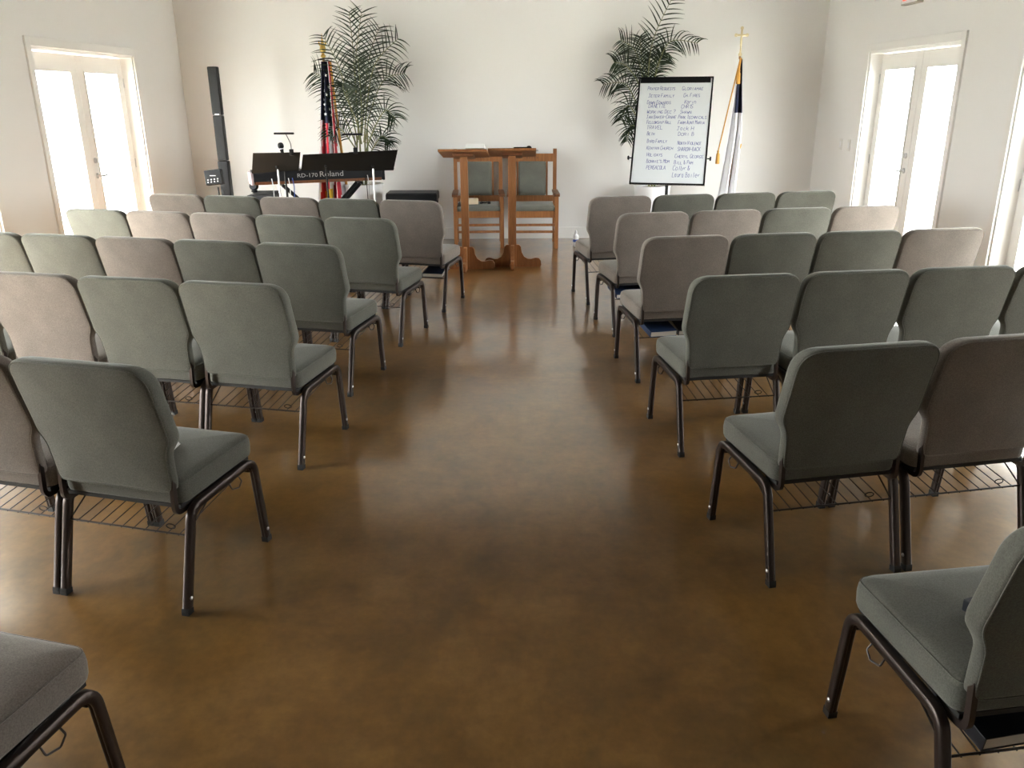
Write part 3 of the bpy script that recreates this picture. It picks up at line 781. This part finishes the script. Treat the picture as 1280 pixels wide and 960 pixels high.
def palm(label, basepx, Y, potw, poth, potr, stems, fronds, weave):
    B = at_y(*basepx, Y)
    t = thing('potted_palm', label, 'plant', (B.x, Y, 0), 0, 'potted palms')
    off = Vector((B.x, Y, 0))
    hw = potw / 2
    mb = MB(); mb.lathe([(hw * .78, 0), (hw * .80, .01), (hw, poth - .02), (hw * 1.04, poth - .018), (hw * 1.04, poth), (hw * .94, poth), (hw * .92, poth - .03)], (0, 0, 0), 28)
    mb.build('pot', 'white_plastic', t, True)
    MB().lathe([(hw * .93, poth - .045), (hw * .93, poth - .03), (.03, poth - .015)], (0, 0, 0), 20).build('soil', 'wicker' if weave else 'soil', t, True)
    for px0, px1 in stems:
        a = at_y(*px0, Y) - off; b = at_y(*px1, Y) - off
        a.y += random.uniform(-.04, .04); b.y += random.uniform(-.05, .05)
        MB().tube([(a.x * .6, a.y, poth - .04), tuple((a + b) / 2), tuple(b)], [.012, .010, .008], 7).build('stem', 'palm_stem', t, True)
    for i, (pp, L, dr, yo) in enumerate(fronds):
        P = []
        for k, p in enumerate(pp):
            u = k / (len(pp) - 1); q = at_y(*p, Y + yo * u) - off; P.append(q)
        frond(t, P, L, dr, i * 13 + 5)
    return t
palm('tall potted palm behind the flag and keyboard on the left', (455, 240), 9.72, .44, .72, 0,
     [((446, 225), (447, 170)), ((452, 225), (450, 165)), ((458, 228), (456, 165)), ((461, 228), (459, 160))],
     [([(448, 175), (446, 130), (444, 80), (452, 14)], .34, .25, .10), ([(450, 178), (445, 120), (441, 60), (436, 14)], .30, .2, .25),
      ([(455, 178), (460, 120), (470, 78), (498, 48)], .32, .7, -.15), ([(456, 180), (463, 140), (480, 100), (506, 92)], .30, .8, .15),
      ([(447, 178), (437, 130), (424, 85), (404, 44)], .32, .5, -.2), ([(446, 182), (430, 145), (412, 105), (392, 90)], .30, .75, .1),
      ([(457, 190), (468, 160), (482, 138), (494, 148)], .28, .9, -.25), ([(446, 188), (432, 168), (420, 158), (412, 170)], .24, .9, -.2),
      ([(459, 200), (468, 182), (478, 170), (488, 178)], .24, .9, .2), ([(452, 170), (456, 120), (462, 70), (474, 34)], .30, .35, .3),
      ([(450, 175), (452, 140), (450, 105), (447, 70)], .26, .4, -.35), ([(452, 180), (445, 150), (432, 120), (428, 105)], .26, .6, -.4)], True)
palm('tall potted palm behind the handwritten flip chart', (815, 240), 9.93, .42, .66, 0,
     [((808, 232), (806, 130)), ((814, 232), (810, 120)), ((820, 232), (816, 125))],
     [([(810, 125), (811, 85), (818, 45), (842, -6)], .27, .3, -.04), ([(814, 125), (822, 85), (838, 52), (872, 54)], .24, .95, -.06),
      ([(808, 125), (802, 90), (793, 62), (776, 50)], .27, .7, .1), ([(806, 130), (796, 100), (782, 82), (768, 78)], .26, .8, -.06),
      ([(804, 150), (794, 125), (780, 104), (754, 106)], .28, .85, .15), ([(803, 165), (795, 145), (785, 132), (777, 150)], .26, .9, -.06),
      ([(811, 125), (808, 95), (802, 70), (800, 45)], .24, .5, .1), ([(813, 125), (818, 95), (824, 75), (832, 66)], .22, .6, .2),
      ([(803, 175), (796, 160), (788, 158), (784, 176)], .2, .9, .1)], False)

# ------------------------------------------------------------------ flags
def pole_base(t, h, mat='pole_wood'):
    MB().lathe([(.15, 0), (.15, .015), (.11, .03), (.04, .05), (.025, .11)], (0, 0, 0), 24).build('base', 'gold', t, True)
    MB().tube([(0, 0, .05), (0, 0, h)], .0125, 10).build('pole', mat, t, True)
FY = 9.62
P = at_y(404, 70, FY)
t = thing('national_flag', 'red white and blue national flag with gold fringe furled on a pole', 'flag', (P.x, FY, 0))
pole_base(t, 2.08)
MB().lathe([(.018, 2.06), (.030, 2.075), (.012, 2.10), (.030, 2.125), (.034, 2.15), (.020, 2.19), (.006, 2.25), (.002, 2.30)], (0, 0, 0), 12).build('finial', 'gold', t, True)
for s in (-1, 1):
    MB().add([(0, -.006, 2.13), (s * .045, -.004, 2.20), (s * .036, -.002, 2.235), (s * .016, 0, 2.17), (0, .006, 2.13), (s * .045, .004, 2.20), (s * .036, .002, 2.235), (s * .016, .002, 2.17)],
             [(0, 1, 2, 3), (7, 6, 5, 4), (0, 4, 5, 1), (1, 5, 6, 2), (2, 6, 7, 3), (3, 7, 4, 0)]).build('finial_wing', 'gold', t)
def drape(u, z):         # u 0..1 across the furled cloth, z height; the cloth widens and swings right as it falls
    k = (2.02 - z) / 1.55
    x0 = -.022 - .130 * k; x1 = .062 + .095 * k
    x = x0 + (x1 - x0) * u + .006 * math.sin(9 * u + 5 * k)
    y = -.035 - (.030 + .045 * k) * math.sin(u * 5.2 * math.pi + k * 1.5) - .03 * k
    return Vector((x, y, z))
NU, NZ = 40, 44; mb = MB(); grid = [[drape(i / NU, 2.02 - 1.55 * j / NZ) for i in range(NU + 1)] for j in range(NZ + 1)]
vs = [p for row in grid for p in row] + [p + Vector((0, .003, 0)) for row in grid for p in row]; off = len(vs) // 2
mb.v = [tuple(p) for p in vs]
for j in range(NZ):
    for i in range(NU):
        a = j * (NU + 1) + i; z = 2.02 - 1.55 * j / NZ; u = (i + .5) / NU
        st = int((u + (2.02 - z) * .10) * 9)
        if z > 1.44 - .10 * u and u < .80: mi = 0
        elif z < .72 and u > .18 and u < .50 and z < .66 + .1 * u: mi = 3
        else: mi = 1 if st % 2 == 0 else 2
        mb.f.append((a, a + 1, a + NU + 2, a + NU + 1)); mb.mi.append(mi)
        mb.f.append((a + off + NU + 1, a + off + NU + 2, a + off + 1, a + off)); mb.mi.append(mi)
cl = mb.build('cloth', ['flag_blue', 'flag_red', 'flag_white', 'flag_yellow'], t, True, 120)
def star(c, r):
    P = []
    for k in range(10):
        a = R(90 + 36 * k); q = r if k % 2 == 0 else r * .42; P.append((c.x + q * math.cos(a), c.y - .004, c.z + q * math.sin(a)))
    return MB().add(P + [(c.x, c.y - .006, c.z)], [(k, (k + 1) % 10, 10) for k in range(10)])
for i, (u, z) in enumerate([(.25, 1.93), (.55, 1.88), (.28, 1.82), (.62, 1.76), (.30, 1.72), (.52, 1.68), (.20, 1.63), (.66, 1.62), (.40, 1.58), (.24, 1.53), (.58, 1.53), (.42, 1.48), (.70, 1.47)]):
    c = drape(u, z); c.y -= .004
    star(c, .021).build('star', 'flag_white', cl)
mb = MB()
for j in range(NZ):
    a, b = drape(1.0, 2.02 - 1.55 * j / NZ), drape(1.0, 2.02 - 1.55 * (j + 1) / NZ)
    mb.add([a + Vector((-.004, -.006, 0)), a + Vector((.016, -.010, -.004)), b + Vector((.016, -.010, -.004)), b + Vector((-.004, -.006, 0)),
            a + Vector((-.004, -.003, 0)), a + Vector((.024, -.007, -.004)), b + Vector((.024, -.007, -.004)), b + Vector((-.004, -.003, 0))],
           [(0, 1, 2, 3), (7, 6, 5, 4), (1, 5, 6, 2), (3, 7, 4, 0)])
mb.build('fringe', 'gold_thread', t, True)

CY = 9.66
P = at_y(925, 70, CY)
t = thing('church_flag', 'white flag with dark blue canton and gold cross finial, furled on a pole', 'flag', (P.x, CY, 0))
pole_base(t, 2.06)
f = MB().lathe([(.016, 2.05), (.020, 2.07), (.010, 2.09), (.008, 2.15)], (0, 0, 0), 12).build('finial', 'pale_brass', t, True)
mb = MB().box((0, 0, 2.235), (.022, .010, .19), None, .004); mb.box((0, 0, 2.262), (.115, .010, .022), None, .004)
for x, z in ((-.06, 2.262), (.06, 2.262), (0, 2.332)): mb.lathe([(.006, -.006), (.018, -.005), (.018, .005), (.006, .006)], (x, 0, z), 10, True, Matrix.Rotation(R(90), 3, 'X'))
mb.build('cross', 'pale_brass', f, True)
def drape2(u, z):
    k = (2.02 - z) / 1.62
    x0 = -.028 - .150 * k ** 1.25; x1 = .022 + .062 * min(1, k * 2.2) - .055 * max(0, k - .45)
    x = x0 + (x1 - x0) * u + .006 * math.sin(11 * u + 3 * k)
    y = -.035 - (.022 + .040 * k) * math.sin(u * 4.6 * math.pi + 1.1 + k) - .02 * k
    return Vector((x, y, z))
mb = MB(); grid = [[drape2(i / NU, 2.02 - 1.62 * j / NZ) for i in range(NU + 1)] for j in range(NZ + 1)]
vs = [p for row in grid for p in row] + [p + Vector((0, .003, 0)) for row in grid for p in row]; off = len(vs) // 2
mb.v = [tuple(p) for p in vs]
for j in range(NZ):
    for i in range(NU):
        a = j * (NU + 1) + i; z = 2.02 - 1.62 * j / NZ; u = (i + .5) / NU
        mi = 0 if (z > 1.475 + .02 * u and u > .36) else 1
        mb.f.append((a, a + 1, a + NU + 2, a + NU + 1)); mb.mi.append(mi)
        mb.f.append((a + off + NU + 1, a + off + NU + 2, a + off + 1, a + off)); mb.mi.append(mi)
mb.build('cloth', ['flag_blue', 'flag_white'], t, True, 120)
def cord(p0, p1, name='cord'):
    c = MB().tube([p0, tuple((Vector(p0) + Vector(p1)) / 2 + Vector((-.004, -.006, 0))), p1], .0075, 7).build(name, 'gold_thread', t, True)
    x, y, z = p1
    MB().lathe([(.010, .012), (.014, .0), (.011, -.012), (.020, -.03), (.024, -.13), (.018, -.135)], p1, 10).build('tassel', 'gold_thread', c, True)
cord((-.006, -.055, 2.03), (-.185, -.10, 1.06)); cord((.004, -.055, 2.03), (-.020, -.085, 1.90), 'short_cord')
c = MB().tube([(.055, -.05, 1.30), (.062, -.06, 1.14)], .004, 6).build('cord', 'flag_white', t, True)
MB().lathe([(.006, .03), (.014, .012), (.017, -.02), (.004, -.035)], (.062, -.065, 1.11), 10, True, Matrix.Rotation(R(25), 3, 'Y')).build('tassel', 'gold_thread', c, True)

# ------------------------------------------------------------------ flip chart
BW, BHT, REC, BYAW = .805, 1.225, R(26), R(-15)
BY = 9.15
Pb = at_y(833, 231, BY)
t = thing('flip_chart', 'black framed flip chart easel with blue handwritten list on white paper', 'flip chart', (Pb.x, BY, 0), BYAW)
zb = Pb.z
def bp(a, b, d=0.0):       # a across, b up the board, d towards the reader
    return Vector((a, math.sin(REC) * b - d * math.cos(REC), zb + math.cos(REC) * b + d * math.sin(REC)))
def bbox(mb, a0, a1, b0, b1, d0, d1):
    P = [bp(a, b, d) for a in (a0, a1) for b in (b0, b1) for d in (d0, d1)]
    return mb.add(P, [(0, 1, 3, 2), (4, 6, 7, 5), (0, 4, 5, 1), (2, 3, 7, 6), (0, 2, 6, 4), (1, 5, 7, 3)])
hw = BW / 2; fr = .016
bbox(MB(), -hw, hw, 0, BHT, -.012, 0).build('backing_board', 'white_plastic', t)
for q in ((-hw, -hw + fr, 0, BHT), (hw - fr, hw, 0, BHT), (-hw + fr, hw - fr, 0, fr), (-hw + fr, hw - fr, BHT - fr, BHT)):
    bbox(MB(), *q, -.014, .008).build('frame', 'black_plastic', t)
bbox(MB(), -hw + .02, hw - .03, BHT - .070, BHT - .018, .001, .014).build('clamp_bar', 'black_plastic', t)
pad = bbox(MB(), -hw + .020, hw - .020, .020, BHT - .045, .0005, .005).build('paper_pad', 'pad_paper', t)
MB().tube([bp(0, .30, -.03), bp(0, .02, -.045) , (0, .05, zb - .05), (0, .05, .1)], .017, 8).build('pole', 'black_metal', t, True)
for k in range(5):
    a = R(90 + 72 * k); MB().tube([(0, .05, .11), (.30 * math.cos(a), .05 + .30 * math.sin(a), .025)], .014, 6).build('leg', 'black_metal', t, True)
for s in (-1, 1):
    p = bp(s * (hw + .002), .30, -.004)
    MB().tube([p, p + Vector((s * .030, 0, 0))], .007, 6).build('knob_stem', 'black_metal', t)
    MB().lathe([(.020, -.008), (.024, 0), (.018, .010)], p + Vector((s * .034, 0, 0)), 12, True, Matrix.Rotation(R(90) * s, 3, 'Y')).build('knob', 'black_plastic', t, True)
# marker strokes: one-stroke letters on a 4 x 6 grid
GL = {'A': '00 26 40|12 32', 'B': '00 06 26 35 33 03|33 42 41 30 00', 'C': '45 36 16 05 01 10 30 41', 'D': '00 06 26 44 42 20 00', 'E': '46 06 00 40|03 33',
      'F': '06 00|06 46|03 33', 'G': '45 36 16 05 01 10 30 42 22', 'H': '00 06|40 46|03 43', 'I': '20 26', 'J': '06 46|26 21 10 01', 'K': '00 06|46 02|13 40',
      'L': '06 00 40', 'M': '00 06 23 46 40', 'N': '00 06 40 46', 'O': '10 01 05 16 36 45 41 30 10', 'P': '00 06 36 45 44 33 03', 'Q': '10 01 05 16 36 45 41 30 10|22 40',
      'R': '00 06 36 45 44 33 03|23 40', 'S': '45 36 16 05 04 42 41 30 10 01', 'T': '20 26|06 46', 'U': '06 01 10 30 41 46', 'V': '06 20 46', 'W': '06 10 24 30 46',
      'X': '00 46|06 40', 'Y': '06 23 46|23 20', 'Z': '06 46 00 40', '?': '05 16 36 45 34 22|20 21', '-': '03 43', '&': '40 05 16 25 02 10 20 43', "'": '26 24', '.': '20 21',
      'a': '34 14 02 10 30|34 30', 'b': '06 00 30 42 33 03', 'c': '43 24 02 10 40', 'e': '02 42 34 14 02 10 40', 'h': '06 00|03 24 43 40', 'i': '24 20', 'k': '06 00|44 02 40',
      'l': '26 20', 'n': '04 00|03 24 43 40', 'o': '10 02 14 34 42 30 10', 'r': '04 00|02 24 44', 'u': '04 01 20 41|44 40', 'y': '04 21|44 02' + '', 's': '44 14 03 42 30 00'}
rw = random.Random(3)
def write(txt, x0, x1, b, h, low=False):
    mb = MB(); cw = (x1 - x0) / max(1, sum(.55 if q in " '.I" else 1 for q in txt)); x = x0
    for q in txt:
        adv = .55 if q in " '.I" else 1
        if q != ' ':
            if q.islower() and not (low and q in GL): g, hh = GL[q.upper()], h * .72
            else: g, hh = GL[q], h
            sl = rw.uniform(.04, .14); jy = rw.uniform(-.0015, .0015)
            for st in g.split('|'):
                P = [(int(c[0]) / 4, int(c[1]) / 6) for c in st.split()]
                P = [(x + (u * .74 + rw.uniform(-.04, .04)) * cw * (adv if q != 'I' else 1) + sl * v * hh, b + jy + v * hh + rw.uniform(-.0008, .0008)) for u, v in P]
                for (a0, b0), (a1, b1) in zip(P, P[1:]):
                    dx, dy = a1 - a0, b1 - b0; l = math.hypot(dx, dy) or 1; nx, ny = -dy / l * .0019, dx / l * .0019
                    mb.add([bp(a0 + nx, b0 + ny, .0054), bp(a1 + nx, b1 + ny, .0054), bp(a1 - nx, b1 - ny, .0054), bp(a0 - nx, b0 - ny, .0054)], [(0, 1, 2, 3)])
        x += cw * adv
    mb.build('handwriting', 'marker_ink', pad)['kind'] = 'stuff'
LINES = [('Prayer Requests', 195, 400, 185), ('Jeter Family', 200, 392, 240), ('Dawn Edwards', 188, 365, 290), ('DANETTE', 198, 328, 318), ('Working Dec ?', 185, 395, 360),
         ('Jan Baker-Crane', 182, 400, 399), ('Fellowship Hall', 182, 365, 438), ('TRAVEL', 180, 300, 478), ('Beth', 182, 240, 524), ('Byrd Family', 182, 328, 580),
         ('Kenyan Church', 177, 370, 630), ('Holidays', 177, 292, 680), ("Bonnie's Mom", 175, 340, 728), ('PENSACOLA', 172, 312, 776),
         ('Gloriamae', 450, 605, 187), ('Ch. Fires', 458, 578, 238), ('Karin', 462, 548, 287), ('CHRIS', 438, 525, 322), ('Shawn', 428, 512, 362), ('Park Technicals', 412, 618, 400),
         ('Farm Aunt Maria', 410, 602, 440), ('Jack H', 402, 525, 485), ('Dori B', 408, 525, 525), ('North Violence', 402, 572, 592), ('SHARON-BACK', 400, 565, 638),
         ('Cheryl George', 380, 585, 690), ('Bill & Pam', 373, 508, 735), ('Colby &', 362, 485, 780), ('Laura Bailey', 355, 550, 830)]
for tx, x0, x1, yy in LINES:
    v = (yy - 99) / (900 - 99); le = 132 + (45 - 132) * v; re = 682 + (580 - 682) * v
    u0, u1 = (x0 - le) / (re - le), (x1 - le) / (re - le)
    big = tx.startswith(('Colby', 'Laura'))
    write(tx, -hw + u0 * BW, -hw + u1 * BW, (1 - v) * BHT - .020, .052 if big else .042, tx in ('Jack H', 'Colby &', 'Laura Bailey', 'Karin'))

# ------------------------------------------------------------------ exit sign and switches on the right wall
t = thing('exit_sign', 'lit red exit sign on the wall above the right doors', 'sign', (XR, 8.07, 2.41))
b = MB().b2((-.055, -.165, 0), (-.002, .165, .20), .006).build('housing', 'exit_housing', t)
MB().b2((-.0575, -.150, .012), (-.0545, .150, .188)).build('face', 'white_plastic', t)
link('exit_lettering', text_mesh('exit_lettering', 'EXIT', .19, 'exit_red', lambda a, b_: Vector((-.0582, -a * .72, .035 + b_)), 'CENTER'), b)
for i, yy in enumerate((9.40, 9.17)):
    t = thing('light_switch', ('white light switch nearer the room corner, on the right wall', 'white light switch nearer the glazed doors, on the right wall')[i], 'switch', (XR, yy, 1.14), 0, 'light switches')
    MB().b2((-.006, -.036, -.058), (-.0005, .036, .058), .002).build('plate', 'switch_plate', t)
    MB().b2((-.011, -.016, -.032), (-.006, .016, .032), .002).build('rocker', 'white_plastic', t)
